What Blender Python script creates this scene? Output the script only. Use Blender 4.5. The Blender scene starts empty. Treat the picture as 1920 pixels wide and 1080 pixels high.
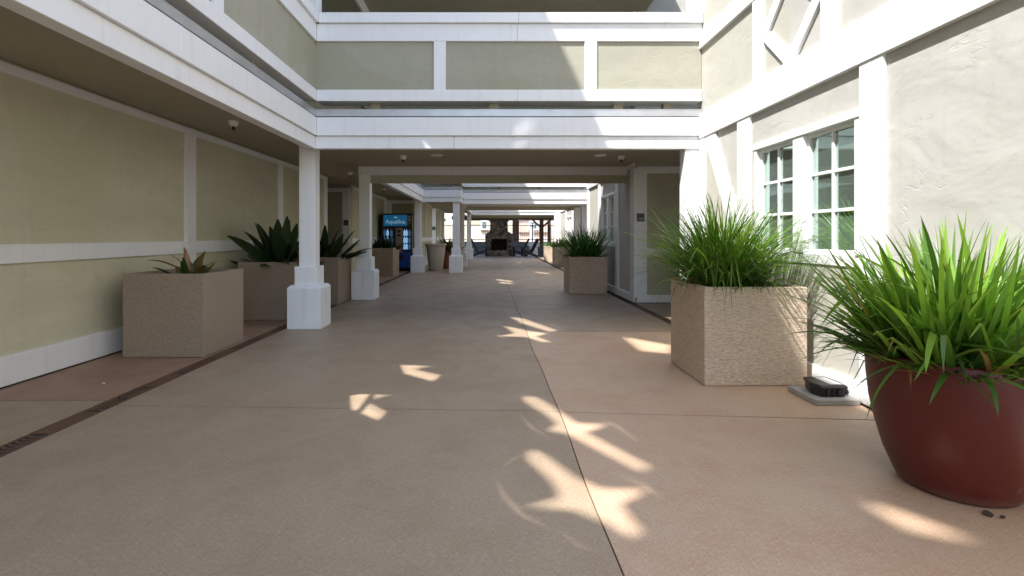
import bpy, bmesh, math, random
from mathutils import Vector, Matrix
random.seed(7)
sc = bpy.context.scene
COL = sc.collection
R = math.radians
F, VX, VY, EYE = 970.0, 922.0, 442.0, 1.2      # focal length / vanishing point of the photograph (px of 1920) and eye height

# ------------------------------------------------------------------ helpers
def link(o, parent=None):
    COL.objects.link(o)
    if parent is not None: o.parent = parent
    return o
def tag(o, label=None, cat=None, group=None, kind=None):
    if label: o['label'] = label
    if cat: o['category'] = cat
    if group: o['group'] = group
    if kind: o['kind'] = kind
    return o
def thing(name, label, cat, loc=(0, 0, 0), rz=0, group=None):
    o = bpy.data.objects.new(name, None); o.empty_display_size = .1
    link(o); o.location = loc; o.rotation_euler = (0, 0, rz)
    return tag(o, label, cat, group)
def mesh_obj(name, verts, faces, m, parent=None, smooth=False, bevel=0, seg=1, mats=None, idx=None):
    me = bpy.data.meshes.new(name); me.from_pydata(verts, [], faces); me.update()
    o = bpy.data.objects.new(name, me); link(o, parent)
    for mm in (mats or [m]): me.materials.append(mm)
    if idx: me.polygons.foreach_set('material_index', idx)
    if smooth: me.polygons.foreach_set('use_smooth', [True] * len(me.polygons))
    if bevel:
        b = o.modifiers.new('bevel', 'BEVEL'); b.width = bevel; b.segments = seg; b.limit_method = 'ANGLE'; b.angle_limit = R(40)
    return o
class MB:
    def __init__(s): s.v = []; s.f = []; s.i = []
    def box(s, x0, x1, y0, y1, z0, z1, mi=0):
        x0, x1 = sorted((x0, x1)); y0, y1 = sorted((y0, y1)); z0, z1 = sorted((z0, z1))
        n = len(s.v)
        s.v += [(x0,y0,z0),(x1,y0,z0),(x1,y1,z0),(x0,y1,z0),(x0,y0,z1),(x1,y0,z1),(x1,y1,z1),(x0,y1,z1)]
        for q in ((0,3,2,1),(4,5,6,7),(0,1,5,4),(1,2,6,5),(2,3,7,6),(3,0,4,7)): s.f.append(tuple(n+k for k in q)); s.i.append(mi)
        return s
    def loft(s, rings, cap=True, mi=0, closed=True):
        n0 = len(s.v); k = len(rings[0])
        for r in rings: s.v += [tuple(p) for p in r]
        for a in range(len(rings)-1):
            for b in range(k if closed else k-1):
                c = (b+1) % k
                s.f.append((n0+a*k+b, n0+a*k+c, n0+(a+1)*k+c, n0+(a+1)*k+b)); s.i.append(mi)
        if cap:
            s.f.append(tuple(n0+b for b in reversed(range(k)))); s.i.append(mi)
            s.f.append(tuple(n0+(len(rings)-1)*k+b for b in range(k))); s.i.append(mi)
        return s
    def lathe(s, prof, seg=32, cx=0, cy=0, mi=0, cap=True):
        rings = [[(cx+r*math.cos(2*math.pi*k/seg), cy+r*math.sin(2*math.pi*k/seg), z) for k in range(seg)] for r, z in prof]
        return s.loft(rings, cap, mi)
    def tube(s, p0, p1, r0, r1=None, seg=8, mi=0):
        p0, p1 = Vector(p0), Vector(p1); r1 = r0 if r1 is None else r1
        d = (p1-p0).normalized(); a = d.orthogonal().normalized(); b = d.cross(a)
        ring = lambda p, r: [p + (a*math.cos(t)+b*math.sin(t))*r for t in [2*math.pi*k/seg for k in range(seg)]]
        return s.loft([ring(p0, r0), ring(p1, r1)], True, mi)
    def bar(s, p0, p1, w, h, up=(0,0,1), mi=0):
        p0, p1 = Vector(p0), Vector(p1); d = (p1-p0).normalized(); a = d.cross(Vector(up)).normalized(); b = a.cross(d)
        ring = lambda p: [p-a*w/2-b*h/2, p+a*w/2-b*h/2, p+a*w/2+b*h/2, p-a*w/2+b*h/2]
        return s.loft([ring(p0), ring(p1)], True, mi)
    def prism(s, pts, ax, a, b, mi=0):
        f = {'x': lambda p, t: (t, p[0], p[1]), 'y': lambda p, t: (p[0], t, p[1]), 'z': lambda p, t: (p[0], p[1], t)}[ax]
        return s.loft([[f(p, a) for p in pts], [f(p, b) for p in pts]], True, mi)
    def build(s, name, m, parent=None, **kw):
        o = mesh_obj(name, s.v, s.f, m if not isinstance(m, (list, tuple)) else m[0], parent,
                     mats=m if isinstance(m, (list, tuple)) else None, idx=s.i if isinstance(m, (list, tuple)) else None, **kw)
        bm = bmesh.new(); bm.from_mesh(o.data); bmesh.ops.recalc_face_normals(bm, faces=bm.faces); bm.to_mesh(o.data); bm.free()
        return o
def copy_tree(o, loc=None, label=None, rz=None):
    c = o.copy(); COL.objects.link(c)
    for ch in list(o.children):
        d = ch.copy(); COL.objects.link(d); d.parent = c
        for g in list(ch.children):
            e = g.copy(); COL.objects.link(e); e.parent = d
    if loc: c.location = loc
    if rz is not None: c.rotation_euler = (0, 0, rz)
    if label: c['label'] = label
    return c
def fp(px, py):                                   # floor point seen at a photo pixel (used when measuring the photograph)
    y = F*EYE/(py-VY); return ((px-VX)/F*y, y)

# ------------------------------------------------------------------ materials
class N:
    def __init__(s, name):
        s.m = bpy.data.materials.new(name); s.m.use_nodes = True; s.nt = s.m.node_tree
        s.p = s.nt.nodes['Principled BSDF']; s.out = s.nt.nodes['Material Output']
    def n(s, t, **k):
        x = s.nt.nodes.new(t)
        for a, b in k.items():
            if a in x.inputs: x.inputs[a].default_value = b
            else: setattr(x, a, b)
        return x
    def l(s, a, b): s.nt.links.new(a, b)
    def coord(s, scale=(1,1,1), obj=True):
        tc = s.n('ShaderNodeTexCoord'); mp = s.n('ShaderNodeMapping'); mp.inputs['Scale'].default_value = scale
        s.l(tc.outputs['Object' if obj else 'Generated'], mp.inputs['Vector']); return mp.outputs['Vector']
    def noise(s, vec, scale, detail=4, rough=.55, dist=0):
        x = s.n('ShaderNodeTexNoise'); x.inputs['Scale'].default_value = scale; x.inputs['Detail'].default_value = detail
        x.inputs['Roughness'].default_value = rough; x.inputs['Distortion'].default_value = dist
        s.l(vec, x.inputs['Vector']); return x.outputs['Fac']
    def ramp(s, fac, stops):
        x = s.n('ShaderNodeValToRGB'); e = x.color_ramp.elements
        while len(e) < len(stops): e.new(.5)
        for k, (p, c) in enumerate(stops):
            e[k].position = p; e[k].color = (c if isinstance(c, (tuple, list)) else (c, c, c)) + ((1,) if not isinstance(c, (tuple, list)) or len(c) == 3 else ()) if isinstance(c, tuple) else (c, c, c, 1)
        s.l(fac, x.inputs['Fac']); return x.outputs['Color']
    def mix(s, fac, a, b, mode='MIX'):
        x = s.n('ShaderNodeMix'); x.data_type = 'RGBA'; x.blend_type = mode
        for v, i in ((fac, 0), (a, 6), (b, 7)):
            if hasattr(v, 'is_linked'): s.l(v, x.inputs[i])
            elif i == 0: x.inputs[0].default_value = v
            else: x.inputs[i].default_value = tuple(v) + (1,)
        return x.outputs[2]
    def math(s, op, a, b=0.0):
        x = s.n('ShaderNodeMath'); x.operation = op
        for k, v in enumerate((a, b)):
            if hasattr(v, 'is_linked'): s.l(v, x.inputs[k])
            else: x.inputs[k].default_value = v
        return x.outputs[0]
    def bump(s, h, dist=.01, strength=1.0):
        x = s.n('ShaderNodeBump'); x.inputs['Strength'].default_value = strength; x.inputs['Distance'].default_value = dist
        s.l(h, x.inputs['Height']); s.l(x.outputs['Normal'], s.p.inputs['Normal']); return s
    def base(s, c):
        if hasattr(c, 'is_linked'): s.l(c, s.p.inputs['Base Color'])
        else: s.p.inputs['Base Color'].default_value = tuple(c) + (1,)
        return s
    def set(s, **k):
        for a, b in k.items(): s.p.inputs[a.replace('_', ' ')].default_value = b
        return s
def plain(name, c, rough=.6, metal=0, var=.12, scale=6, bump=0):
    n = N(name); v = n.coord()
    f = n.noise(v, scale, 5)
    n.base(n.mix(f, [x*(1-var) for x in c], [min(1, x*(1+var)) for x in c])).set(Roughness=rough, Metallic=metal)
    if bump: n.bump(n.noise(v, scale*8, 4), bump)
    return n.m

def stucco(name, c):
    n = N(name); v = n.coord(); vz = n.coord((.6, .6, 2.4))
    big = n.noise(vz, 1.1, 4, .6); mid = n.noise(v, 5, 5, .6, .6); patch = n.noise(v, .55, 2, .5, .4)
    col = n.mix(n.ramp(big, [(.3, 0.), (.72, 1.)]), [x*.9 for x in c], [x*1.06 for x in c])
    col = n.mix(n.math('MULTIPLY', n.ramp(mid, [(.56, 0.), (.7, 1.)]), .5), col, [c[0]*.86, c[1]*.85, c[2]*.8])
    col = n.mix(n.math('MULTIPLY', n.ramp(patch, [(.54, 0.), (.555, 1.)]), .7), col, [c[0]*.92, c[1]*.925, c[2]*.84])
    drip = n.noise(n.coord((9, 9, .35)), 1.4, 4, .6)
    col = n.mix(n.math('MULTIPLY', n.ramp(drip, [(.55, 0.), (.75, 1.)]), .38), col, [c[0]*.82, c[1]*.8, c[2]*.72])
    sc2 = n.noise(n.coord((1.2, 1.2, 5)), 3.2, 4, .6, 1.5)
    col = n.mix(n.math('MULTIPLY', n.ramp(n.math('ABSOLUTE', n.math('SUBTRACT', sc2, .62)), [(.0, 1.), (.012, 0.)]), .5), col, [x*.6 for x in c])
    n.base(col).set(Roughness=.88)
    # soft trowel waves, a few sparse ridges, fine sand
    wav = n.noise(n.coord((.8, .8, 1.3)), 2.0, 3, .5, .5)
    sw = n.noise(n.coord((1.0, 1.0, 2.2)), 1.5, 4, .55, .5)
    line = n.ramp(n.math('ABSOLUTE', n.math('SUBTRACT', sw, .5)), [(.0, 0.), (.016, 1.)])
    where = n.ramp(n.noise(v, 1.1, 3, .5), [(.50, 0.), (.64, 1.)])
    keep = n.math('SUBTRACT', 1.0, n.math('MULTIPLY', where, n.math('SUBTRACT', 1.0, line)))
    h = n.math('ADD', n.math('MULTIPLY', wav, 2.2), n.math('MULTIPLY', keep, .22))
    h = n.math('ADD', h, n.math('MULTIPLY', n.noise(v, 14, 4, .6), .18))
    h = n.math('ADD', h, n.math('MULTIPLY', n.noise(v, 130, 3), .05))
    n.bump(h, .014, .5)
    return n.m
def white_wood(name, c=(.80, .80, .80), worn=.42):
    n = N(name); v = n.coord()
    f1 = n.noise(n.coord((1.5, 1.5, 1.5)), 3.0, 5, .6); f2 = n.noise(v, 38, 5, .65); st = n.noise(n.coord((7, 7, .5)), 2.2, 4, .6)
    col = n.mix(f1, [x*.95 for x in c], [min(.9, x*1.03) for x in c])
    col = n.mix(n.math('MULTIPLY', n.ramp(st, [(.55, 0.), (.78, 1.)]), worn), col, (c[0]*.74, c[1]*.72, c[2]*.67))
    col = n.mix(n.math('MULTIPLY', n.ramp(f2, [(.66, 0.), (.74, 1.)]), worn*.9), col, (c[0]*.62, c[1]*.6, c[2]*.55))
    n.base(col).set(Roughness=.5)
    h = n.math('ADD', n.noise(v, 20, 5, .6), n.math('MULTIPLY', n.noise(v, 4, 3), 1.5)); n.bump(h, .0035, .5)
    return n.m
def concrete(name, a, b, stain, stain_amt=.5, speck=.5):
    n = N(name); v = n.coord()
    f1 = n.noise(v, .55, 5, .6, .5); f2 = n.noise(v, 2.3, 6, .65, .3); f3 = n.noise(v, 95, 2, .8); f4 = n.noise(v, 48, 3, .8)
    col = n.mix(n.ramp(f1, [(.32, 0.), (.68, 1.)]), a, b)
    col = n.mix(n.math('MULTIPLY', n.ramp(f2, [(.45, 0.), (.7, 1.)]), stain_amt), col, stain)
    dark = [x*.55 for x in a]; light = [min(1, x*1.5) for x in b]
    col = n.mix(n.math('MULTIPLY', n.ramp(f3, [(.47, 0.), (.68, 1.)]), speck*.8), col, dark)
    col = n.mix(n.math('MULTIPLY', n.ramp(f4, [(.54, 0.), (.72, 1.)]), speck*.55), col, light)
    for sc_, rad, pick, amt in ((5.0, .055, .72, .75), (11.0, .07, .8, .6), (2.2, .018, .45, .8)):
        vo = n.n('ShaderNodeTexVoronoi'); vo.inputs['Scale'].default_value = sc_; n.l(v, vo.inputs['Vector'])
        sp = n.n('ShaderNodeSeparateColor'); n.l(vo.outputs['Color'], sp.inputs[0])
        dist = n.math('ADD', vo.outputs['Distance'], n.math('MULTIPLY', n.math('SUBTRACT', n.noise(v, 40, 3), .5), .12))
        dot = n.math('MULTIPLY', n.math('LESS_THAN', dist, n.math('MULTIPLY', sp.outputs[1], rad)), n.math('GREATER_THAN', sp.outputs[0], pick))
        col = n.mix(n.math('MULTIPLY', dot, amt), col, [x*.3 for x in a])
    sm = n.noise(n.coord((1.6, .5, 1)), 1.3, 5, .65, .8)
    col = n.mix(n.math('MULTIPLY', n.ramp(sm, [(.55, 0.), (.72, 1.)]), .25), col, [x*.72 for x in a])
    n.base(col)
    rr = n.ramp(f2, [(.3, .42), (.75, .62)]); n.l(rr, n.p.inputs['Roughness'])
    n.bump(n.math('ADD', f3, n.math('MULTIPLY', f2, .8)), .0022, .45)
    return n.m
def planter_mat(name, c, sc_=(30, 30, 150), fine=.35):
    n = N(name); v = n.coord()
    rid = n.noise(n.coord(sc_), 1.0, 3, .6, .25); f2 = n.noise(v, 120, 3, .6); f3 = n.noise(v, 3, 4)
    col = n.mix(n.ramp(rid, [(.38, 0.), (.6, 1.)]), [x*.66 for x in c], [x*1.12 for x in c])
    col = n.mix(n.math('MULTIPLY', f3, .45), col, [x*.7 for x in c])
    col = n.mix(n.math('MULTIPLY', n.ramp(f2, [(.5, 0.), (.7, 1.)]), .45), col, [x*.52 for x in c])
    n.base(col).set(Roughness=.85); n.bump(n.math('ADD', rid, n.math('MULTIPLY', f2, .35)), .009, .7)
    return n.m
def glaze(name):
    n = N(name); v = n.coord()
    f = n.noise(v, 2.5, 4); col = n.mix(f, (.088, .0135, .0095), (.115, .019, .0135))
    scr = n.noise(n.coord((14, 14, 1.6)), 2.0, 3, .5, .4)                     # pale scuffs and dried water marks low on the side
    mask = n.ramp(n.noise(v, 2.2, 3), [(.55, 0.), (.66, 1.)])
    col = n.mix(n.math('MULTIPLY', n.math('MULTIPLY', n.ramp(scr, [(.64, 0.), (.70, 1.)]), mask), .35), col, (.3, .2, .17))
    dust = n.n('ShaderNodeSeparateXYZ'); n.l(v, dust.inputs[0])
    low = n.ramp(n.math('ADD', dust.outputs[2], n.math('MULTIPLY', n.noise(v, 18, 4), .05)), [(.03, 1.), (.085, 0.)])
    col = n.mix(n.math('MULTIPLY', low, .35), col, (.2, .13, .1))
    n.base(col).set(Roughness=.36); n.p.inputs['Specular IOR Level'].default_value = .35
    n.bump(n.noise(v, 9, 4), .0012, .4); return n.m
def leaf_mat(name, gloss=.4, trans=.3):
    n = N(name); at = n.n('ShaderNodeAttribute'); at.attribute_name = 'tint'
    n.l(at.outputs['Color'], n.p.inputs['Base Color']); n.set(Roughness=gloss)
    tr = n.n('ShaderNodeBsdfTranslucent'); mx = n.n('ShaderNodeMixShader'); mx.inputs[0].default_value = trans
    br = n.mix(1.0, at.outputs['Color'], (1.5, 1.6, .7), 'MULTIPLY'); n.l(br, tr.inputs['Color'])
    n.l(n.p.outputs[0], mx.inputs[1]); n.l(tr.outputs[0], mx.inputs[2]); n.l(mx.outputs[0], n.out.inputs['Surface'])
    return n.m
def glass_mat(name, refl=.46, tint=(.66, .84, .76)):
    n = N(name); n.base((.16, .21, .178)).set(Roughness=.5)
    g = n.n('ShaderNodeBsdfGlossy'); g.inputs['Roughness'].default_value = .015; g.inputs['Color'].default_value = tint + (1,)
    fr = n.n('ShaderNodeFresnel'); fr.inputs['IOR'].default_value = 1.6
    wob = n.noise(n.coord(), 1.7, 2); b = n.n('ShaderNodeBump'); b.inputs['Distance'].default_value = .004; b.inputs['Strength'].default_value = .25
    n.l(wob, b.inputs['Height']); n.l(b.outputs[0], g.inputs['Normal'])
    mx = n.n('ShaderNodeMixShader'); n.l(n.math('MINIMUM', n.math('ADD', fr.outputs[0], refl), .9), mx.inputs[0])
    n.l(n.p.outputs[0], mx.inputs[1]); n.l(g.outputs[0], mx.inputs[2]); n.l(mx.outputs[0], n.out.inputs['Surface'])
    return n.m
def rubble(name):
    n = N(name); v = n.coord()
    vo = n.n('ShaderNodeTexVoronoi'); vo.inputs['Scale'].default_value = 6.5; n.l(v, vo.inputs['Vector'])
    ve = n.n('ShaderNodeTexVoronoi'); ve.feature = 'DISTANCE_TO_EDGE'; ve.inputs['Scale'].default_value = 6.5; n.l(v, ve.inputs['Vector'])
    sep = n.n('ShaderNodeSeparateColor'); n.l(vo.outputs['Color'], sep.inputs[0])
    col = n.ramp(sep.outputs[0], [(0., (.07, .063, .06)), (.45, (.23, .19, .16)), (.75, (.36, .3, .24)), (1., (.15, .15, .165))])
    e = n.ramp(ve.outputs['Distance'], [(.0, 0.), (.09, 1.)])
    n.base(n.mix(e, (.05, .045, .04), col)).set(Roughness=.85); n.bump(e, .03, .9)
    return n.m
def emit(name, c, s):
    n = N(name); n.base([x*.3 for x in c]); n.p.inputs['Emission Color'].default_value = tuple(c)+(1,); n.p.inputs['Emission Strength'].default_value = s
    return n.m

M = dict(
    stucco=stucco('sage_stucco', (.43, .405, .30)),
    soffit=stucco('soffit_stucco', (.40, .36, .265)),
    arcade=stucco('lightened_arcade_stucco', (.58, .55, .40)), parapet=stucco('parapet_stucco', (.365, .35, .275)),  # arcade wall colour lightened to stand in for missing fill light
    lightstucco=stucco('pale_stucco', (.495, .478, .435)),
    wood=white_wood('white_painted_wood'),
    plinth=white_wood('white_painted_plinth', (.76, .77, .78), .5),
    vinyl=plain('white_vinyl', (.82, .82, .82), .35, var=.03),
    zinc=plain('zinc', (.5, .5, .5), .42, .75, .3, 3, .001),
    dark=plain('dark_gap', (.012, .012, .014), .8),
    walk=concrete('walk_concrete', (.345, .248, .165), (.405, .305, .21), (.275, .187, .118), .42, .75),
    pink=concrete('pink_concrete', (.515, .345, .23), (.535, .395, .272), (.465, .26, .16), .6, .7),
    terra=concrete('terra_concrete', (.33, .195, .13), (.37, .24, .165), (.25, .13, .085), .6, .4),
    base=plain('joint_fill', (.02, .016, .013), .9),
    ground=plain('ground', (.35, .32, .27), .95, var=.2, scale=.6),
    rust=plain('rusty_iron', (.135, .068, .04), .75, .2, .35, 14, .001),
    planter=planter_mat('cast_stone_lit', (.66, .52, .39)),  # right planters: stone colour raised for the strong light on that side
    plantershaded=planter_mat('cast_stone_shaded', (.37, .285, .205), (85, 85, 120)),  # left planters: same stone, arcade shade put into a darker colour
    soil=plain('soil', (.03, .022, .016), .95, var=.4, scale=30, bump=.02),
    maroon=glaze('maroon_glaze'),
    cream=plain('cream_terracotta', (.42, .36, .28), .6, var=.12, scale=3),
    clay=plain('clay', (.28, .10, .06), .7, var=.15),
    leaf=leaf_mat('grass_leaf', .38, .42), broad=leaf_mat('broad_leaf', .3, .12),
    glass=glass_mat('window_glass'),
    black=plain('black_plastic', (.014, .014, .015), .42, var=.2, scale=9),
    paver=plain('grey_paver', (.36, .34, .31), .9, var=.1, scale=20, bump=.003),
    sticker=plain('white_sticker', (.78, .78, .76), .5, var=.02),
    sign=plain('sign_grey', (.07, .075, .09), .4), signlite=plain('sign_text', (.6, .6, .58), .5),
    brass=plain('sprinkler_metal', (.1, .075, .05), .4, .6),
    blue=plain('vending_blue', (.008, .06, .34), .3, var=.1), vblack=plain('vending_black', (.01, .01, .013), .35),
    vhead=emit('vending_header_light', (.012, .15, .33), .12), vtext=emit('vending_text_light', (.35, .55, .7), .15),
    vprod=emit('vending_product_light', (.3, .55, .85), .2), vdim=emit('vending_product_dim', (.04, .1, .2), .2),
    vpanel=plain('vending_panel', (.3, .25, .22), .5),
    rock=rubble('rubble_stone'), soot=plain('soot', (.018, .015, .012), .95),
    iron=plain('black_iron', (.012, .012, .013), .5, .3),
    timber=plain('brown_timber', (.1, .07, .055), .75, var=.25, scale=12),
    darkwood=plain('dark_chair_wood', (.016, .02, .024), .6, var=.3),
    house=plain('cream_house', (.62, .52, .40), .9, var=.06), house2=plain('peach_house', (.62, .45, .36), .9, var=.06),
    roof=plain('brown_roof', (.14, .09, .065), .9, var=.2), farwin=glass_mat('far_glass', .25, (.6, .7, .85)),
    wallstone=plain('bluegrey_block', (.11, .125, .15), .9, var=.35, scale=5, bump=.01),
    paper=plain('litter_white', (.8, .8, .78), .7), dryleaf=plain('dry_leaf', (.05, .032, .02), .8),
    lens=plain('lamp_diffuser', (.8, .8, .77), .4),
)

# ------------------------------------------------------------------ facade profile (boards, gutter, parapet)
XL, XR, YB = -2.20, 2.65, 6.50       # left arcade face, right wall plane, first bridge face
def face_map(kind, pos):
    if kind == 'S': return lambda u0, u1, d0, d1, z0, z1: (u0, u1, pos+d0, pos+d1, z0, z1)      # face looks to -Y, u runs along X
    if kind == 'N': return lambda u0, u1, d0, d1, z0, z1: (u0, u1, pos-d1, pos-d0, z0, z1)      # face looks to +Y
    return lambda u0, u1, d0, d1, z0, z1: (pos-d1, pos-d0, u0, u1, z0, z1)                      # 'E': face looks to +X, u runs along Y
def facade(par, kind, pos, u0, u1, c0=0, c1=0, posts=(), stubs=(), parapet=True):
    T = face_map(kind, pos)
    def one(name, m, d0, d1, z0, z1, bev=.004):
        a, b = u0 + c0*d0, u1 + c1*d0; mb = MB()
        cuts = [a] + [a + (b-a)*f for f in ((.36,) if 'fascia' in name and z0 < 2.4 else (.79,) if 'upper_fascia' in name else (.52,) if 'rail' in name else ())] + [b]
        for i in range(len(cuts)-1): mb.box(*T(cuts[i]+(.0012 if i else 0), cuts[i+1]-(.0012 if i < len(cuts)-2 else 0), d0, d1, z0, z1))
        return mb.build(name, m, par, bevel=bev)
    one('lower_fascia', M['wood'], .030, .150, 2.300, 2.456)
    one('upper_fascia', M['wood'], .000, .160, 2.459, 2.690)
    one('drip_gap', M['dark'], .020, .10, 2.690, 2.703, 0)
    g = MB().box(*T(u0 + c0*.006, u1 + c1*.006, .006, .014, 2.703, 2.785)).box(*T(u0 + c0*.004, u1 + c1*.004, .002, .014, 2.785, 2.792)); 
    k = u0 + .7
    while k < u1: g.box(*T(k, k+.012, .003, .006, 2.703, 2.785)); k += 2.4
    g.build('gutter', M['zinc'], par)
    one('deck_edge', M['soffit'], .17, .5, 2.60, 2.80, 0)
    if not parapet: return
    one('bottom_rail', M['wood'], .000, .262, 2.893, 3.036)
    one('parapet', M['parapet'], .028, .205, 3.030, 3.900, 0)
    one('top_rail', M['wood'], .000, .230, 3.646, 3.864)
    one('cap_rail', M['wood'], -.035, .265, 3.867, 3.994)
    for a, b in posts:
        MB().box(*T(a, b, .003, .06, 3.03, 3.65)).build('parapet_post', M['wood'], par, bevel=.004)
    for a in stubs:
        MB().box(*T(a, a+.12, .12, .22, 2.77, 2.90)).build('stub_post', M['soffit'], par)

# ------------------------------------------------------------------ left building
LB = thing('stucco_building', 'sage green building with a shaded arcade behind white square columns, left of the walkway', 'building')
XW = -3.87
def trim_wall_E(par, xw, y0, y1, posts, base=True):
    MB().box(xw-.25, xw, y0, y1, 0, 2.62).build('wall', M['arcade'], par)
    MB().box(xw-.02, xw+.034, y0, y1, .012, .25).build('base_board', M['wood'], par, bevel=.004)
    MB().box(xw-.02, xw+.033, y0, y1, .977, 1.133).build('chair_rail', M['wood'], par, bevel=.004)
    MB().box(xw-.02, xw+.036, y0, y1, 2.49, 2.568).build('top_rail', M['wood'], par, bevel=.004)
    for a, b in posts: MB().box(xw-.02, xw+.03, a, b, .1, 2.53).build('wall_post', M['wood'], par, bevel=.004)
trim_wall_E(LB, XW, -7.0, 12.10, [(.9, 1.12), (3.70, 3.92), (6.505, 6.727), (9.34, 9.54), (11.85, 12.103)])
trim_wall_E(LB, XW, 14.05, 18.9, [(14.06, 14.25), (16.4, 16.6), (18.6, 18.9)])
def cross_wall_S(par, x0, x1, y, z1=2.62, posts=(), rail=True, mat='stucco'):
    MB().box(x0, x1, y, y+.25, 0, z1).build('wall', M[mat], par)
    MB().box(x0-.0, x1, y-.033, y, .012, .155).build('base_board', M['wood'], par, bevel=.004)
    if rail: MB().box(x0, x1, y-.032, y, .835, .97).build('chair_rail', M['wood'], par, bevel=.004)
    MB().box(x0, x1, y-.036, y, 2.38, 2.49).build('top_rail', M['wood'], par, bevel=.004)
    for a, b in posts: MB().box(a, b, y-.03, y, .1, 2.45).build('wall_post', M['wood'], par, bevel=.004)
cross_wall_S(LB, -8.0, XW+.036, 14.0, posts=[(XW-.17, XW+.033)], rail=False)
cross_wall_S(LB, XW, -2.65, 18.9, posts=[(XW+.03, XW+.22)])
trim_wall_E(LB, -2.65, 18.87, 23.0, [(18.867, 19.1), (20.6, 20.8)])
trim_wall_E(LB, -2.65, 24.55, 29.0, [(24.56, 24.8), (26.6, 26.8)])
cross_wall_S(LB, -6.0, -2.62, 24.5, posts=[(-2.85, -2.63)], rail=False)
# sloping arcade ceiling
MB().prism([(XW-.1, 2.60), (-2.40, 2.502), (-2.40, 2.53), (XW-.1, 2.63)], 'y', -7, 30).build('arcade_soffit', M['soffit'], LB)
MB().box(-8.2, XW-.1, 11.9, 14.1, 2.592, 2.62).build('passage_soffit', M['soffit'], LB)
MB().box(-8.2, XW-.251, 11.85, 12.099, 0, 2.59).box(-8.2, -8.0, 12.1, 14.1, 0, 2.589).build('passage_blocking_wall', M['stucco'], LB)  # unseen walls added to keep sky light out of the passage
MB().box(XW, -.9, 18.95, 19.2, 2.76, 5.0).build('upper_wall', M['stucco'], LB)
MB().box(XW-.25, -2.36, -7, 30, 2.64, 2.755).build('deck_slab', M['soffit'], LB)
facade(LB, 'E', XL, -7.0, YB, 0, 1, posts=[(1.4, 1.55), (4.11, 4.26)], stubs=[-1, 1, 3, 5])
facade(LB, 'E', XL, 9.9, 16.8, 0, 1, posts=[(12.2, 12.35), (14.6, 14.75)], stubs=[11, 13, 15])
facade(LB, 'E', -.97, 20.2, 27.3, 0, 1, posts=[(23.0, 23.15)], stubs=[22, 24, 26])
MB().box(-2.6, -1.12, 17.0, 30, 2.50, 2.56).build('arcade_soffit', M['soffit'], LB)
MB().box(-2.36, -1.2, 20.2, 29, 2.64, 2.755).build('deck_slab', M['soffit'], LB)
MB().box(XW-.25, XW, -7, 30, 2.755, 5.0).build('upper_wall', M['stucco'], LB)
UP = MB().box(-9, XL-.012, -14, 34, 5.02, 10.1).build('upper_storey', M['stucco'], LB)
MB().box(XL-.02, XL+.02, -14, 34, 5.0, 5.35).build('storey_band', M['wood'], LB, bevel=.004)

# ------------------------------------------------------------------ columns
def column_parts(par):
    r = MB(); w = .215
    r.loft([[(-w,-w,0),(w,-w,0),(w,w,0),(-w,w,0)], [(-w,-w,.525),(w,-w,.525),(w,w,.525),(-w,w,.525)],
            [(-w+.03,-w+.03,.56),(w-.03,-w+.03,.56),(w-.03,w-.03,.56),(-w+.03,w-.03,.56)]])
    r.build('plinth', M['plinth'], par, bevel=.006, seg=2)
    MB().box(-.145, .145, -.145, .145, .556, .80).build('pedestal', M['wood'], par, bevel=.005)
    MB().box(-.102, .102, -.102, .102, .79, 2.50).build('shaft', M['wood'], par, bevel=.005)
cols = [(-2.412, 6.847, 'white square column on a tall plinth nearest the camera, hiding part of the second stone planter'),
        (-2.415, 9.895, 'white square column between the dark leafed planter and the vending machine planter'),
        (-2.42, 17.0, 'white square column standing beside the blue vending machine'),
        (-1.17, 17.0, 'white square column standing right of the tall cream pot'),
        (-1.17, 20.1, 'narrow looking column half hidden behind the one right of the cream pot'),
        (-1.17, 26.6, 'farthest white column, left of the stone fireplace')]
c0 = thing('column', cols[0][2], 'column', (cols[0][0], cols[0][1], 0), 0, 'white columns along the arcade'); column_parts(c0)
for x, y, lb in cols[1:]: copy_tree(c0, (x, y, 0), lb)

# ------------------------------------------------------------------ bridges
def bridge(label, yf, yr, xa, xb, posts, stubs, rear_left, left_corner=True, top=6.5):
    b = thing('footbridge', label, 'footbridge', (0, 0, 0))
    facade(b, 'S', yf, xa, xb, -1 if left_corner else 0, 0, posts, stubs)
    MB().box(xa-.24, xb+4.5, yf+.14, yr, 2.497, 2.56).build('soffit', M['soffit'], b)
    MB().box(xa-.2, xb, yf+.2, yr-.05, 2.62, 2.77).build('deck', M['soffit'], b)
    MB().box(rear_left, xb-.02, yr-.20, yr-.03, 2.345, 2.505).build('rear_beam', M['wood'], b, bevel=.004)
    MB().box(xa-.2, xb, yr-.028, yr, 2.2, 3.9).build('rear_parapet', M['stucco'], b)
    MB().box(xa-.4, xb+.1, yf+.05, yr-.05, 5.20, top).build('roof', M['soffit'], b)
    MB().box(xa-.4, xb+.1, yf, yf+.049, 5.05, top+.05).build('eave_fascia', M['wood'], b)
    for a in (xa-.16, xb-.13): MB().box(a, a+.16, yf+.03, yf+.2, 3.99, 5.1).build('opening_post', M['wood'], b, bevel=.004)
    return b
B1 = bridge('nearest white trimmed footbridge crossing above the walkway with three stucco panels', YB, 9.9, XL, 2.645,
            [(-.73, -.58), (1.17, 1.325)], [-1.55, -.03, 1.56, 2.2], -2.5)
MB().box(2.45, 2.62, YB+.05, YB+.25, 0, 2.32).build('end_post', M['wood'], B1, bevel=.004)
B2 = bridge('second footbridge farther down the walkway beyond the vending machine', 17.9, 20.3, -.97, 3.45,
            [(.5, .64), (2.23, 2.42)], [.2, 1.6], -1.3)
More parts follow.
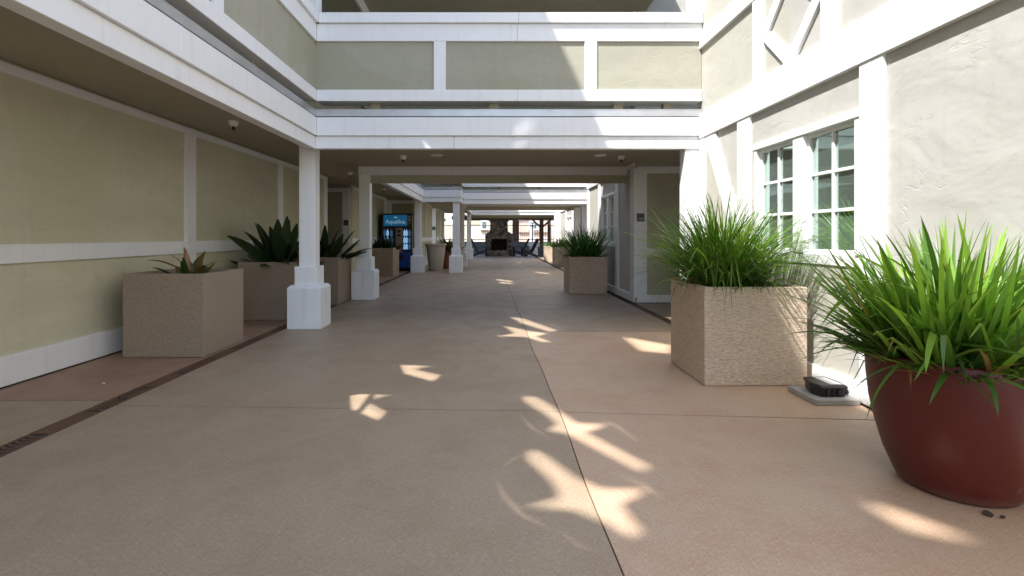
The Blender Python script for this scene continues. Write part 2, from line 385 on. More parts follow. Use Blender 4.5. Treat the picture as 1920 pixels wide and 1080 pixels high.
facade(B2, 'S', 16.8, XL, -.985, -1, 0, [(-1.12, -.99)], [-1.7])
facade(B2, 'E', -.97, 16.81, 17.9, 0, 1, [(16.82, 16.97)], [])
MB().box(XL-.2, -1.05, 16.95, 20.2, 2.56, 2.77).build('deck', M['soffit'], B2)
MB().box(3.2, 3.42, 20.0, 20.2, 0, 2.3).build('end_post', M['wood'], B2, bevel=.004)
B3 = bridge('farthest footbridge seen low above the stone fireplace', 27.3, 29.4, -.97, 3.65, [(.8, .95), (2.2, 2.35)], [1.], -1.0)
# little pipe fitting lying in the gutter gap of the second bridge
PF = thing('gutter_fitting', 'small shiny metal fitting in the gutter gap above the cream pot', 'pipe fitting', (-1.45, 16.95, 2.84))
t = MB().tube((-.2, 0, .0), (-.05, 0, .03), .03).tube((-.05, 0, .03), (.08, 0, -.02), .025).tube((.08, 0, -.02), (.22, 0, .02), .035); t.build('pipe', M['zinc'], PF, smooth=True)

# ------------------------------------------------------------------ right buildings
def window(par, xw, ya, yb, z0, z1):
    ym = (ya+yb)/2; cs = .045
    w = MB()
    w.box(xw-.022, xw+.14, ya, ya+cs, z0, z1).box(xw-.022, xw+.14, yb-cs, yb, z0, z1)
    w.box(xw-.03, xw+.14, ya-.02, yb+.02, z1, z1+.062).box(xw-.02, xw+.14, ym-.075, ym+.075, z0, z1)
    wo = w.build('window', M['vinyl'], par, bevel=.005)
    MB().box(xw-.012, xw+.14, ya-.02, yb+.02, z0-.088, z0).build('sill', M['vinyl'], wo, bevel=.006)
    for a, b in ((ya+cs, ym-.075), (ym+.075, yb-cs)):
        s = MB(); f = .034; x0, x1 = xw+.02, xw+.055
        s.box(x0, x1, a, a+f, z0, z1).box(x0, x1, b-f, b, z0, z1).box(x0+.001, x1, a+f, b-f, z0, z0+f).box(x0+.001, x1, a+f, b-f, z1-f, z1)
        mid = (a+b)/2
        s.box(x0+.008, x1-.002, mid-.014, mid+.014, z0+f, z1-f)
        for k in (1, 2): zz = z0+f+(z1-z0-2*f)*k/3; s.box(x0+.009, x1-.003, a+f, b-f, zz-.013, zz+.013)
        s.build('sash', M['vinyl'], wo, bevel=.003)
        MB().box(xw+.047, xw+.05, a+f*.5, b-f*.5, z0+f*.5, z1-f*.5).build('pane', M['glass'], wo)
def right_building(label, xw, y0, y1, win, posts_lo, posts_hi, top=7.6, depth=5.0, brace=None, diamond=None, name='stucco_building'):
    b = thing(name, label, 'building')
    z0, z1 = 1.055, 2.05
    wa, wb = win
    w = MB()
    w.box(xw, xw+.3, y0, wa, 0, top).box(xw, xw+.3, wb, y1, 0, top).box(xw, xw+.3, wa, wb, 0, z0-.02).box(xw, xw+.3, wa, wb, z1+.03, top)
    w.box(xw+.3, xw+depth, y1-.25, y1, 0, top).box(xw+.3, xw+depth, y0, y0+.25, 0, top)
    w.box(xw+.25, xw+.29, wa-.1, wb+.1, z0-.1, z1+.1, 1)
    w.build('wall', [M['lightstucco'], M['dark']], b)
    window(b, xw, wa, wb, z0, z1)
    MB().box(xw-.035, xw, y0, y1-.001, .014, .15).build('base_board', M['wood'], b, bevel=.004)
    MB().box(xw-.02, xw+.02, y0, y1, 0, .012).build('base_gap', M['dark'], b)
    MB().box(xw-.040, xw, y0, y1+.0, 2.42, 2.735).build('belt_board', M['wood'], b, bevel=.004)
    MB().box(xw-.036, xw, y0, y1, 3.55, 3.755).build('upper_belt', M['wood'], b, bevel=.004)
    MB().box(xw-.036, xw, y0, y1, 5.0, 5.3).build('storey_band', M['wood'], b)
    for a, c in posts_lo: MB().box(xw-.03, xw, a, c, .1, 2.45).build('wall_post', M['wood'], b, bevel=.004)
    for a, c in posts_hi: MB().box(xw-.03, xw, a, c, 2.7, 3.6).build('wall_post', M['wood'], b, bevel=.004)
    if brace:
        MB().prism(brace, 'x', xw-.027, xw-.001).build('diagonal_brace', M['wood'], b, bevel=.004)
    if diamond:
        yc, zc, hy, hz = diamond; t_ = .055
        m_ = MB(); P = [(yc, zc-hz), (yc+hy, zc), (yc, zc+hz), (yc-hy, zc)]
        for k in range(4):
            a, c = P[k], P[(k+1) % 4]; d = Vector((c[0]-a[0], c[1]-a[1])).normalized(); nn = Vector((-d.y, d.x))*t_
            off = .0035*(k % 2)
            m_.prism([(a[0]+nn.x-d.x*.02, a[1]+nn.y-d.y*.02), (a[0]-nn.x-d.x*.02, a[1]-nn.y-d.y*.02), (c[0]-nn.x+d.x*.02, c[1]-nn.y+d.y*.02), (c[0]+nn.x+d.x*.02, c[1]+nn.y+d.y*.02)], 'x', xw-.024-off, xw-.001)
        m_.build('diamond_brace', M['wood'], b)
    return b
RB1 = right_building('pale sunlit building with a twin window and diamond timbers, behind the maroon pot', XR, -7.0, 6.62,
    (3.71, 5.19), [(5.262, 5.53), (3.467, 3.694), (1.0, 1.2), (6.38, 6.62)], [(5.01, 5.208), (3.93, 4.13), (2.0, 2.2)],
    brace=[(6.40, 2.44), (6.10, 2.44), (5.37, 1.12), (5.37, .66)], diamond=(4.57, 3.145, .42, .40))
RB2 = right_building('second building on the right whose shaded end wall carries a small room sign', 2.55, 9.2, 13.7,
    (10.64, 11.98), [(10.34, 10.57), (12.06, 12.28), (13.45, 13.7), (9.2, 9.44)], [(10.6, 10.8), (11.7, 11.9)], diamond=(11.25, 3.145, .42, .40))
# white boards added out of view, above and behind the camera, to bounce light
sd = MB()
for k in range(11): sd.box(XR-.022, XR-.001, -7, 6.6, 5.31+k*.2, 5.505+k*.2)
for k in range(11): sd.box(XR-.022, XR-.001, -6.9, 1.0-.05, .16+k*.205, .36+k*.205)
sd.build('bounce_boards', M['wood'], RB1)
def end_trim(b, x0, x1, y, posts, back=True):
    m = MB().box(x0+.03, x1, y-.034, y-.001, .014, .147); m.build('base_board', M['wood'], b, bevel=.004)
    MB().box(x0+.03, x1, y-.0305, y-.001, .835, .97).build('chair_rail', M['wood'], b, bevel=.004)
    MB().box(x0+.03, x1, y-.038, y-.001, 2.31, 2.43).build('top_rail', M['wood'], b, bevel=.004)
    for a, c in posts: MB().box(a, c, y-.033, y-.001, .1, 2.4).build('wall_post', M['wood'], b, bevel=.004)
    MB().box(x0, x1, y-.0032, y-.0002, .14, 2.4).build('shade_tinted_panel', M['stucco'], b)  # darker stucco sheet over the pale wall, shade put into its colour
end_trim(RB2, 2.55, 7.5, 9.2, [(2.517, 2.75), (4.6, 4.8)])
MB().box(3.48, 3.7, 13.6, 18.0, 0, 7).build('side_wall', M['lightstucco'], RB2)
RB3 = right_building('farthest sunlit building on the right beyond the second footbridge', 3.6, 20.2, 29.2,
    (23.2, 24.7), [(20.2, 20.45), (22.8, 23.05), (24.85, 25.1), (27.0, 27.3)], [(22.0, 22.2)])
end_trim(RB3, 3.6, 8, 20.2, [(3.567, 3.82)])
MB().box(3.3, 3.55, 27.2, 27.4, 0, 2.3).build('end_post', M['wood'], B3, bevel=.004)

# ------------------------------------------------------------------ ground, walkway, joints, drains
MB().box(-80, 80, -40, 160, -.30, -.06).build('ground', M['ground'], None)['kind'] = 'structure'
jt = MB().box(-8, 8, -9, 34, -.055, -.012).build('walkway_bed', M['base'], None); jt['kind'] = 'structure'
def strip(name, x0a, x0b, x1a, x1b, y0, y1, m, cross=()):
    """slabs between two (possibly slanting) x edges, cut by transverse joints given as (y at left, y at right)"""
    mb = MB(); g = .0065; cuts = [(y0, y0)] + list(cross) + [(y1, y1)]
    xl = x0a if callable(x0a) else (lambda y: x0a + (x0b-x0a)*(y-y0)/(y1-y0))
    xr = x1a if callable(x1a) else (lambda y: x1a + (x1b-x1a)*(y-y0)/(y1-y0))
    for (a0, a1), (b0, b1) in zip(cuts[:-1], cuts[1:]):
        n_ = max(1, int((b0-a0)/.25)) if callable(x0a) or callable(x1a) else 1
        lerp = lambda p, q, t: p+(q-p)*t
        q  = [(xr(lerp(a1, b1, k/n_))-.003, lerp(a1+g, b1-g, k/n_)) for k in range(n_+1)]
        q += [(xl(lerp(a0, b0, k/n_))+.003, lerp(a0+g, b0-g, k/n_)) for k in range(n_, -1, -1)]
        mb.loft([[(x, y, -.03) for x, y in q], [(x, y, 0) for x, y in q]])
    o = mb.build(name, m, None, bevel=.0012); o['kind'] = 'structure'; return o
def seam(y): return .53 + (.25-.53)*(y+6)/35.6 + .007*math.sin(y*1.9+.6) + .004*math.sin(y*4.3)
strip('walkway', -2.66, -2.66, seam, 0, -6, 29.6, M['walk'], [(-1.5, -1.5), (3.66, 3.54), (10.3, 10.15), (15.2, 15.1), (20.3, 20.3), (25, 25)])
strip('walkway', seam, 0, 2.62, 2.62, -6, 6.45, M['pink'], [(-1.5, -1.5), (3.525, 3.36)])
strip('walkway', seam, 0, 2.42, 2.42, 6.45, 29.6, M['walk'], [(10.15, 10.0), (15.1, 15.0), (20.3, 20.3), (25, 25)])
strip('walkway', 2.55, 2.55, 7.9, 7.9, 6.63, 9.19, M['walk'])
strip('walkway', 2.55, 2.55, 7.9, 7.9, 13.71, 29.6, M['walk'])
strip('walkway', -3.845, -3.845, -2.81, -2.81, 3.77, 29.6, M['terra'], [(8.6, 8.6), (13.2, 13.2), (19, 19), (24, 24)])
strip('walkway', -3.845, -3.845, -2.81, -2.81, -6, 3.77, M['walk'])
strip('walkway', -7.9, -7.9, -3.86, -3.86, 12.12, 13.98, M['walk'])
strip('patio', -7.5, -7.5, 7.8, 7.8, 29.61, 33.0, M['walk'])
def drain(label, x0, x1, y0, y1, step=.98, grp=None):
    d = thing('trench_drain', label, 'drain', (0, 0, 0), 0, grp)
    MB().box(x0+.002, x1-.002, y0, y1, -.012, -.006).build('trough', M['dark'], d)
    g = MB(); y = y0; w = x1-x0; cx = (x0+x1)/2; r0 = w*.33
    g.box(x0+.004, x0+.022, y0, y1, -.006, -.0015); g.box(x1-.022, x1-.004, y0, y1, -.006, -.0015)
    while y < y1-.05:
        e = min(y+step, y1)
        plate = (e-y)*.40
        g.box(x0+.022, x1-.022, y, y+plate, -.006, -.0016)
        k = y+plate+.018
        n = 0
        while k < e-.03 and y < 16:
            pts = []                                             # wavy cross bars between the slots
            N_ = 6
            amp = .026 * (1 if (k-y-plate) < (e-y-plate)/2 else -1)
            top = [(x0+.02+(w-.04)*q/N_, k+amp*(1-(2*q/N_-1)**2)) for q in range(N_+1)]
            bw = .021
            for q in range(N_):
                a, b = top[q], top[q+1]
                g.loft([[(a[0], a[1], -.006), (b[0], b[1], -.006), (b[0], b[1]+bw, -.006), (a[0], a[1]+bw, -.006)],
                        [(a[0], a[1], -.0018), (b[0], b[1], -.0018), (b[0], b[1]+bw, -.0018), (a[0], a[1]+bw, -.0018)]])
            k += .041
        y = e
    g.build('grate', M['rust'], d)
drain('long rusty iron trench drain running along the left columns', -2.81, -2.66, .2, 29.5)
drain('short rusty drain strip across the side passage right of the room sign wall', 2.42, 2.55, 6.46, 9.3)

# ------------------------------------------------------------------ planters
def planter(label, x0, x1, y0, y1, h, grp='square cast stone planters'):
    pm = M['plantershaded'] if x0 < 0 else M['planter']
    p = thing('stone_planter', label, 'planter', ((x0+x1)/2, (y0+y1)/2, 0), 0, grp)
    a, b, t = (x1-x0)/2, (y1-y0)/2, .05
    rect = lambda a, b, z: [(-a, -b, z), (a, -b, z), (a, b, z), (-a, b, z)]
    o = MB().loft([rect(a-.006, b-.006, 0), rect(a, b, .012), rect(a, b, h), rect(a-t, b-t, h), rect(a-t, b-t, h-.14)]).build('box', pm, p, bevel=.007, seg=2)
    s = MB(); n = 9; vs = []; fs = []
    for i in range(n+1):
        for j in range(n+1): vs.append((-a+t*.6+(2*a-1.2*t)*i/n, -b+t*.6+(2*b-1.2*t)*j/n, h-.09+random.uniform(-.02, .02)))
    for i in range(n):
        for j in range(n): k = i*(n+1)+j; fs.append((k, k+n+1, k+n+2, k+1))
    mesh_obj('soil', vs, fs, M['soil'], p, smooth=True)
    return p
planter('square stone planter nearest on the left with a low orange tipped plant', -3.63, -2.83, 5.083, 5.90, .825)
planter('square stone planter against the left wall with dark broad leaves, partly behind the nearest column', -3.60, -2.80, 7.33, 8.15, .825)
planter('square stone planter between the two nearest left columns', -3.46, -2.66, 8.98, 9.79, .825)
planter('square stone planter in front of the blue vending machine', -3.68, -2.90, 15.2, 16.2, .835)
planter('square stone planter under the sunlit window with tall arching grass', 1.695, 2.515, 4.12, 4.90, .79)
planter('square stone planter in shade below the second building on the right, with spiky grass', 1.59, 2.37, 10.62, 11.45, .765)
planter('square stone planter with light green plant just behind the shaded spiky one', 2.5, 3.25, 20.6, 21.35, .75)
planter('farthest square stone planter on the right, its side sunlit', 2.46, 2.98, 23.9, 24.5, .715)

# round pots
PT = thing('round_pot', 'big glossy maroon round pot at the right edge', 'pot', (2.235, 2.49, 0), 0)
prof = [(.20, 0), (.226, .008), (.24, .03), (.285, .14), (.318, .26), (.343, .39), (.356, .52), (.360, .605), (.358, .628), (.350, .638), (.338, .634), (.333, .60), (.325, .53)]
MB().lathe(prof, 96).build('body', M['maroon'], PT, smooth=True)
MB().lathe([(.0, .55), (.332, .56)], 32, cap=False).build('soil', M['soil'], PT)
P2 = thing('round_pot', 'tall cream round pot with a rolled rim between two far columns', 'pot', (-1.93, 17.85, 0), 0)
MB().lathe([(.22, 0), (.24, .02), (.30, .5), (.335, .82), (.335, .85), (.37, .86), (.375, .9), (.36, .93), (.32, .93), (.31, .8)], 40).build('body', M['cream'], P2, smooth=True)
MB().lathe([(.0, .83), (.32, .84)], 24, cap=False).build('soil', M['soil'], P2)
P3 = thing('round_pot', 'smaller red clay pot behind the cream pot', 'pot', (-1.62, 19.0, 0), 0)
MB().lathe([(.17, 0), (.19, .02), (.25, .55), (.27, .58), (.275, .64), (.25, .65), (.23, .55)], 32).build('body', M['clay'], P3, smooth=True)
MB().lathe([(.0, .58), (.25, .59)], 24, cap=False).build('soil', M['soil'], P3)

# ------------------------------------------------------------------ plants
class Foliage:
    def __init__(s, seed): s.v = []; s.f = []; s.c = []; s.r = random.Random(seed)
    def blade(s, base, az, lean, L, w, droop, col, seg=7, fold=.0, tipcol=None, shape='strap', twist=0.):
        p = Vector(base); hd = Vector((math.cos(az), math.sin(az), 0)); side = Vector((-math.sin(az), math.cos(az), 0))
        n0 = len(s.v); st = L/seg; tw = s.r.uniform(-.5, .5)+twist; bend = s.r.uniform(-.45, .45); kink = s.r.randint(3, seg) if shape != 'lance' and s.r.random() < .16 else 99; kd = s.r.uniform(.5, 1.4)
        cols = 3 if fold else 2
        for k in range(seg+1):
            t = k/seg; a = min(lean + droop*t**1.6 + (kd if k >= kink else 0), 2.75)
            d = hd*math.sin(a) + Vector((0, 0, 1))*math.cos(a)
            nrm = (d.cross(side)).normalized()
            sd = (side*math.cos(tw)+nrm*math.sin(tw)).normalized()
            if shape == 'strap': ww = w*(.65+.35*min(1, t*4))*(1-t**3.2)**.8 + .0006
            elif shape == 'lance': ww = w*(math.sin(math.pi*min(1, max(.0, t*.93+.04))**1.15))**.9 + .004
            else: ww = w*(1-t)**.6 + .0005
            if cols == 2: s.v += [tuple(p-sd*ww*.5), tuple(p+sd*ww*.5)]
            else: s.v += [tuple(p-sd*ww*.5+nrm*-fold*ww), tuple(p), tuple(p+sd*ww*.5+nrm*-fold*ww)]
            c = col if tipcol is None else tuple(col[q]*(1-t**2.2)+tipcol[q]*t**2.2 for q in range(3))
            s.c += [c+(1,)]*cols
            p = p + d*st + side*bend*st*t*.6
        for k in range(seg):
            for q in range(cols-1):
                a = n0+k*cols+q; s.f.append((a, a+1, a+cols+1, a+cols))
    def build(s, name, m, parent=None):
        o = mesh_obj(name, s.v, s.f, m, parent, smooth=True)
        at = o.data.color_attributes.new('tint', 'FLOAT_COLOR', 'POINT')
        at.data.foreach_set('color', [x for c in s.c for x in c]); return o
def jit(r, c, v=.25, h=.12):
    k = 1+r.uniform(-v, v); return (c[0]*k*(1+r.uniform(-h, h)), c[1]*k, c[2]*k*(1+r.uniform(-h, h)))
def tuft(fo, cx, cy, cz, n, rad, L, w, lean, droop, cols, seg=7, shape='strap', fold=0., dry=.0):
    r = fo.r
    for _ in range(n):
        q = math.sqrt(r.random()); a = r.uniform(0, 2*math.pi)
        az = a + r.gauss(0, .8)
        c = jit(r, r.choice(cols))
        tip = None
        if r.random() < dry: c = jit(r, (.32, .2, .07)); 
        elif r.random() < .12: tip = (.17, .18, .05)
        le = lean[0] + (lean[1]-lean[0])*q*r.uniform(.6, 1.15)
        ll = r.uniform(*L)
        fo.blade((cx+math.cos(a)*q*rad, cy+math.sin(a)*q*rad, cz-.03), az, le, ll, w*r.uniform(.5, 1.35), r.uniform(*droop)*(.45+.8*q), c, seg, fold, tip, shape)
G = [(.13, .24, .035), (.09, .185, .03), (.19, .30, .05), (.06, .125, .022)]
GD = [(.05, .13, .022), (.035, .095, .02), (.075, .17, .03)]
GP = [(.20, .35, .05), (.14, .26, .04), (.26, .41, .07), (.085, .17, .03)]
fo = Foliage(11)                                   # maroon pot: strap leaves
tuft(fo, 2.235, 2.49, .57, 700, .26, (.40, .80), .025, (.02, .74), (.05, .95), GP, 8, fold=.12, dry=.015)
tuft(fo, 2.235, 2.49, .57, 560, .28, (.26, .52), .021, (.25, 1.1), (.2, 1.1), G+GD, 7, fold=.12, dry=.05)
tuft(fo, 2.235, 2.49, .57, 420, .27, (.12, .34), .016, (.3, 1.15), (.1, 1.1), GD+[(.03, .06, .018)], 6, dry=.2)
for az, L, le in ((3.0, .62, .95), (3.3, .58, 1.2), (3.6, .50, 1.35), (2.75, .5, 1.1), (4.2, .45, 1.4), (4.6, .42, 1.2), (5.1, .40, 1.45), (3.9, .36, 1.5), (5.6, .36, 1.3)):
    fo.blade((2.235+.26*math.cos(az), 2.49+.26*math.sin(az), .60), az, le, L, .022, 1.0, jit(fo.r, GD[0]), 9, .12)
tag(fo.build('grass_plant', M['leaf']), 'thick bright green strap leaved plant filling the maroon pot', 'plant')
fo = Foliage(12)                                   # fountain grass under the window
tuft(fo, 2.0, 4.48, .74, 1000, .19, (.58, .98), .0105, (.02, .75), (.2, 1.45), G, 8)
tuft(fo, 2.0, 4.48, .74, 560, .21, (.45, .8), .009, (.35, .95), (.5, 1.5), G+GD, 8)
tuft(fo, 2.0, 4.48, .74, 160, .22, (.25, .5), .010, (.3, 1.1), (.4, 1.5), GD, 6, dry=.35)
for k in range(70):                                # dry stubble at the right of the box
    x, y = fo.r.uniform(2.2, 2.48), fo.r.uniform(4.2, 4.8)
    fo.blade((x, y, .71), fo.r.uniform(-.6, .6), fo.r.uniform(.1, .45), fo.r.uniform(.18, .36), .005, .3, jit(fo.r, (.24, .19, .08)), 4)
for k in range(16):
    fo.blade((2.46+fo.r.uniform(-.03, .03), 4.2+fo.r.uniform(0, .1), .66), fo.r.uniform(-.6, .0), fo.r.uniform(.45, .8), fo.r.uniform(.2, .38), .006, .25, jit(fo.r, (.13, .12, .06)), 4)
for k in range(10):
    fo.blade((fo.r.uniform(1.78, 2.2), 4.17, .74), -1.57+fo.r.uniform(-.4, .4), .9, fo.r.uniform(.2, .36), .009, 1.9, jit(fo.r, GD[0]), 7)
tag(fo.build('grass_plant', M['leaf']), 'tall fountain grass with thin arching blades in the planter under the sunlit window', 'plant')
fo = Foliage(13)
tuft(fo, 1.98, 11.03, .72, 420, .24, (.5, .86), .019, (.02, .75), (.1, .8), GD+[(.03, .085, .02)], 6)
tuft(fo, 1.98, 11.03, .72, 200, .30, (.3, .55), .017, (.5, 1.2), (.2, .9), GD, 5)
tag(fo.build('grass_plant', M['leaf']), 'dark spiky grass in the shaded planter on the right', 'plant')
fo = Foliage(14)
tuft(fo, 2.8, 20.95, .7, 260, .3, (.3, .62), .03, (.05, 1.1), (.2, 1.), [(.14, .28, .05), (.09, .2, .04)], 5)
tag(fo.build('grass_plant', M['leaf']), 'light green leafy plant in the planter behind the shaded spiky grass', 'plant')
fo = Foliage(15)
tuft(fo, 2.72, 24.2, .66, 120, .2, (.15, .35), .03, (.05, 1.1), (.2, 1.), [(.12, .25, .05)], 4)
tag(fo.build('grass_plant', M['leaf']), 'small light green plant in the farthest right planter', 'plant')
def broadleaf(seed, cx, cy, cz, n, L, W, lean, cols, label, rad=.12, droop=(.3, 1.2), name='leafy_plant', tips=0.):
    fo = Foliage(seed); r = fo.r
    for k in range(n):
        az = 2*math.pi*k/n*2.39996*n/(2*math.pi) + r.uniform(-.3, .3)
        q = (k+.5)/n; le = lean[0]+(lean[1]-lean[0])*q*r.uniform(.75, 1.15); c = jit(r, r.choice(cols), .3)
        tip = (.42, .13, .03) if r.random() < tips else None
        ll = r.uniform(*L)
        fo.blade((cx+math.cos(az)*rad*q, cy+math.sin(az)*rad*q, cz-.05), az, le, ll, W*r.uniform(.75, 1.15), r.uniform(*droop), c, 9, .22, tip, 'lance', twist=r.uniform(-.3, .3))
    return tag(fo.build(name, M['broad']), label, 'plant')
D = [(.02, .045, .016), (.028, .06, .02), (.015, .034, .012)]
broadleaf(21, -3.16, 5.45, .76, 14, (.2, .36), .085, (.15, 1.05), [(.04, .09, .02), (.07, .12, .025), (.13, .10, .03)], 'low rosette plant with orange tipped leaves in the nearest left planter', .07, (.3, .8), tips=.25)
fo = Foliage(22)
for az, L, le, c in ((3.3, .5, .85, (.35, .15, .04)), (2.9, .4, .6, (.3, .12, .03)), (.3, .34, .7, (.2, .16, .04))):
    fo.blade((-3.16, 5.45, .76), az, le, L, .055, 1.0, c, 9, .2, (.45, .2, .06), 'lance')
for az, L, le, c in ((4.8, .3, .5, (.04, .09, .02)), (2.2, .34, .1, (.22, .12, .04))):
    fo.blade((-3.16, 5.40, .76), az, le, L, .05, .6, c, 9, .2, None, 'lance')
o_ = fo.build('outer_leaves', M['broad'], [o for o in bpy.data.objects if o.get('label', '').startswith('low rosette')][0])
broadleaf(23, -3.17, 7.75, .76, 34, (.45, .85), .17, (.1, 1.3), D, 'dark broad leaved plant in the planter left of the nearest column', .22, (.2, .9))
broadleaf(24, -3.0, 9.4, .76, 30, (.42, .82), .17, (.1, 1.25), D, 'dark broad leaved plant between the two nearest left columns', .2, (.2, .9))
broadleaf(25, -3.28, 15.7, .78, 70, (.22, .5), .085, (.05, 1.15), [(.02, .04, .014), (.03, .055, .02), (.014, .03, .011)], 'bushy dark plant in the planter before the vending machine', .3, (.1, .8))
broadleaf(26, -1.60, 19.0, .58, 40, (.4, .75), .11, (.05, 1.2), [(.02, .045, .014), (.05, .06, .02), (.16, .11, .05)], 'mottled leafy plant in the red clay pot', .18, (.2, 1.))
broadleaf(27, -1.93, 17.9, .84, 14, (.15, .3), .07, (.3, 1.2), D, 'low dark plant in the tall cream pot', .1, (.2, 1.))

# ------------------------------------------------------------------ ceiling fixtures
sp_pos = [(-3.02, 6.05, 2.541, 'white sprinkler head on the soffit above the nearest left planter'),
          (-1.44, 8.39, 2.497, 'white sprinkler head on the left half of the nearest bridge soffit'),
          (2.10, 8.39, 2.497, 'white sprinkler head on the right half of the nearest bridge soffit'),
          (-2.98, 10.9, 2.539, 'white sprinkler head on the arcade soffit just beyond the nearest bridge'),
          (-3.05, 14.6, 2.545, 'white sprinkler head on the soffit above the vending machine planter'),
          (-1.9, 19.6, 2.50, 'white sprinkler head on the soffit above the cream pot'),
          (1.1, 18.6, 2.497, 'white sprinkler head under the second footbridge')]
x, y, z, lb = sp_pos[0]
s0 = thing('sprinkler_head', lb, 'sprinkler', (x, y, z), 0, 'ceiling sprinklers')
MB().lathe([(.058, .0), (.056, -.012), (.046, -.05), (.036, -.062)], 20).build('cup', M['vinyl'], s0, smooth=True)
MB().lathe([(.013, -.06), (.014, -.095), (.026, -.099), (.026, -.104), (.008, -.107)], 12).build('nozzle', M['brass'], s0, smooth=True)
for x, y, z, lb in sp_pos[1:]: copy_tree(s0, (x, y, z), lb)
l0 = thing('ceiling_light', 'round flush ceiling light on the left half of the nearest bridge soffit', 'light', (-.88, 8.30, 2.497), 0, 'round ceiling lights')
MB().lathe([(.10, 0), (.10, -.012), (.082, -.018)], 28).build('trim_ring', M['vinyl'], l0, smooth=True)
MB().lathe([(.08, -.019), (.0, -.021)], 24, cap=False).build('diffuser', M['lens'], l0)
copy_tree(l0, (1.74, 8.30, 2.497), 'round flush ceiling light on the right half of the nearest bridge soffit')

# ------------------------------------------------------------------ signs
def lettering(txt, size, m, parent, loc, rot, ext=.002, name='lettering'):
    cu = bpy.data.curves.new(name, 'FONT'); cu.body = txt; cu.size = size; cu.extrude = ext; cu.align_x = 'CENTER'; cu.align_y = 'CENTER'
    tmp = bpy.data.objects.new('tmp', cu); COL.objects.link(tmp)
    dg = bpy.context.evaluated_depsgraph_get(); me = bpy.data.meshes.new_from_object(tmp.evaluated_get(dg))
    bpy.data.objects.remove(tmp); me.materials.clear(); me.materials.append(m); me.name = name
    o = bpy.data.objects.new(name, me); link(o, parent); o.location = loc; o.rotation_euler = rot; return o
s = thing('room_sign', 'small dark grey room number sign on the white post right of the walkway', 'sign', (2.638, 9.166, 1.525))
MB().box(-.068, .068, -.008, .0, -.072, .072).build('plate', M['sign'], s, bevel=.004)
lettering('104', .062, M['signlite'], s, (0, -.0095, -.025), (R(90), 0, 0), .001)
MB().box(-.05, .05, -.0095, -.008, .025, .05).build('upper_band', M['wallstone'], s)
s = thing('room_sign', 'small dark grey sign on the white post beyond the second left planter', 'sign', (XW-.065, 13.968, 1.55))
MB().box(-.068, .068, -.008, .0, -.072, .072).build('plate', M['sign'], s, bevel=.004)
MB().box(-.045, .045, -.0095, -.008, -.035, .0).build('text_band', M['wallstone'], s)
s = thing('room_sign', 'tiny dark sign on the wall post behind the tall cream pot', 'sign', (-2.74, 24.468, 1.55))
MB().box(-.075, .075, -.008, .0, -.08, .08).build('plate', M['sign'], s, bevel=.004)

# ------------------------------------------------------------------ vending machine
V = thing('vending_machine', 'blue and black drinks vending machine with a lit blue header', 'vending machine', (-3.19, 17.5, 0), R(0))
MB().box(-.56, .56, .0, .85, .06, 1.95).box(-.5, .5, .04, .8, 0, .06).build('cabinet', M['vblack'], V, bevel=.02, seg=2)
hd = []
for k in range(13):
    u = -.47+.8*k/12; hd.append((u, -.012-.035*(1-((u+.07)/.42)**2)))
m = MB().loft([[(x, y, 1.53+.0*x) for x, y in hd] + [(x, .01, 1.53) for x, y in reversed(hd)], [(x, y, 1.90) for x, y in hd] + [(x, .01, 1.90) for x, y in reversed(hd)]])
m.build('header_panel', M['vhead'], V, smooth=False)
lettering('Aquafina', .19, M['vtext'], V, (-.06, -.053, 1.67), (R(90), 0, 0), .002)
MB().box(-.10, .0, -.052, -.046, 1.80, 1.835).build('header_emblem', M['vtext'], V)
for k, c in enumerate((('vpanel'), ('leafy'), ('pinkish'))):
    mt = [M['vpanel'], M['paver'], M['clay']][k]
    MB().box(.35, .46, -.02, .0, 1.80-.11*k, 1.88-.11*k).build('price_tag', mt, V)
MB().box(-.05, .17, -.03, .0, .62, 1.47).build('coin_panel', M['vpanel'], V, bevel=.01)
MB().box(.0, .12, -.034, -.03, 1.31, 1.40).build('display', M['vblack'], V); MB().box(.0, .12, -.034, -.03, 1.18, 1.25).build('bill_slot', M['vblack'], V)
def bottle(x, z, m, s=1.0):
    MB().lathe([(.0, 0), (.04*s, .0), (.042*s, .13*s), (.036*s, .15*s), (.013*s, .19*s), (.013*s, .215*s), (.0, .216*s)], 14, x, -.005).build('bottle', m, V, smooth=True).location = (0, 0, z)
for r_, z in enumerate((1.20, .96, .74)):
    for k, x in enumerate((-.43, -.33, -.20, .24, .31, .41)):
        bottle(x, z, M['vprod'] if k in (1, 4, 3) else M['vdim'], 1.0)
    MB().box(-.5, -.06, -.012, -.002, z-.03, z-.012).box(.18, .5, -.012, -.002, z-.03, z-.012).build('shelf_edge', M['blue'], V)
MB().box(-.52, .47, -.02, .0, .12, .66).build('lower_panel', M['blue'], V, bevel=.015)
MB().box(.0, .22, -.028, -.02, .40, .54).build('delivery_flap', M['vblack'], V, bevel=.005)
MB().box(.50, .53, -.012, .0, .62, 1.9).build('door_edge', M['zinc'], V)

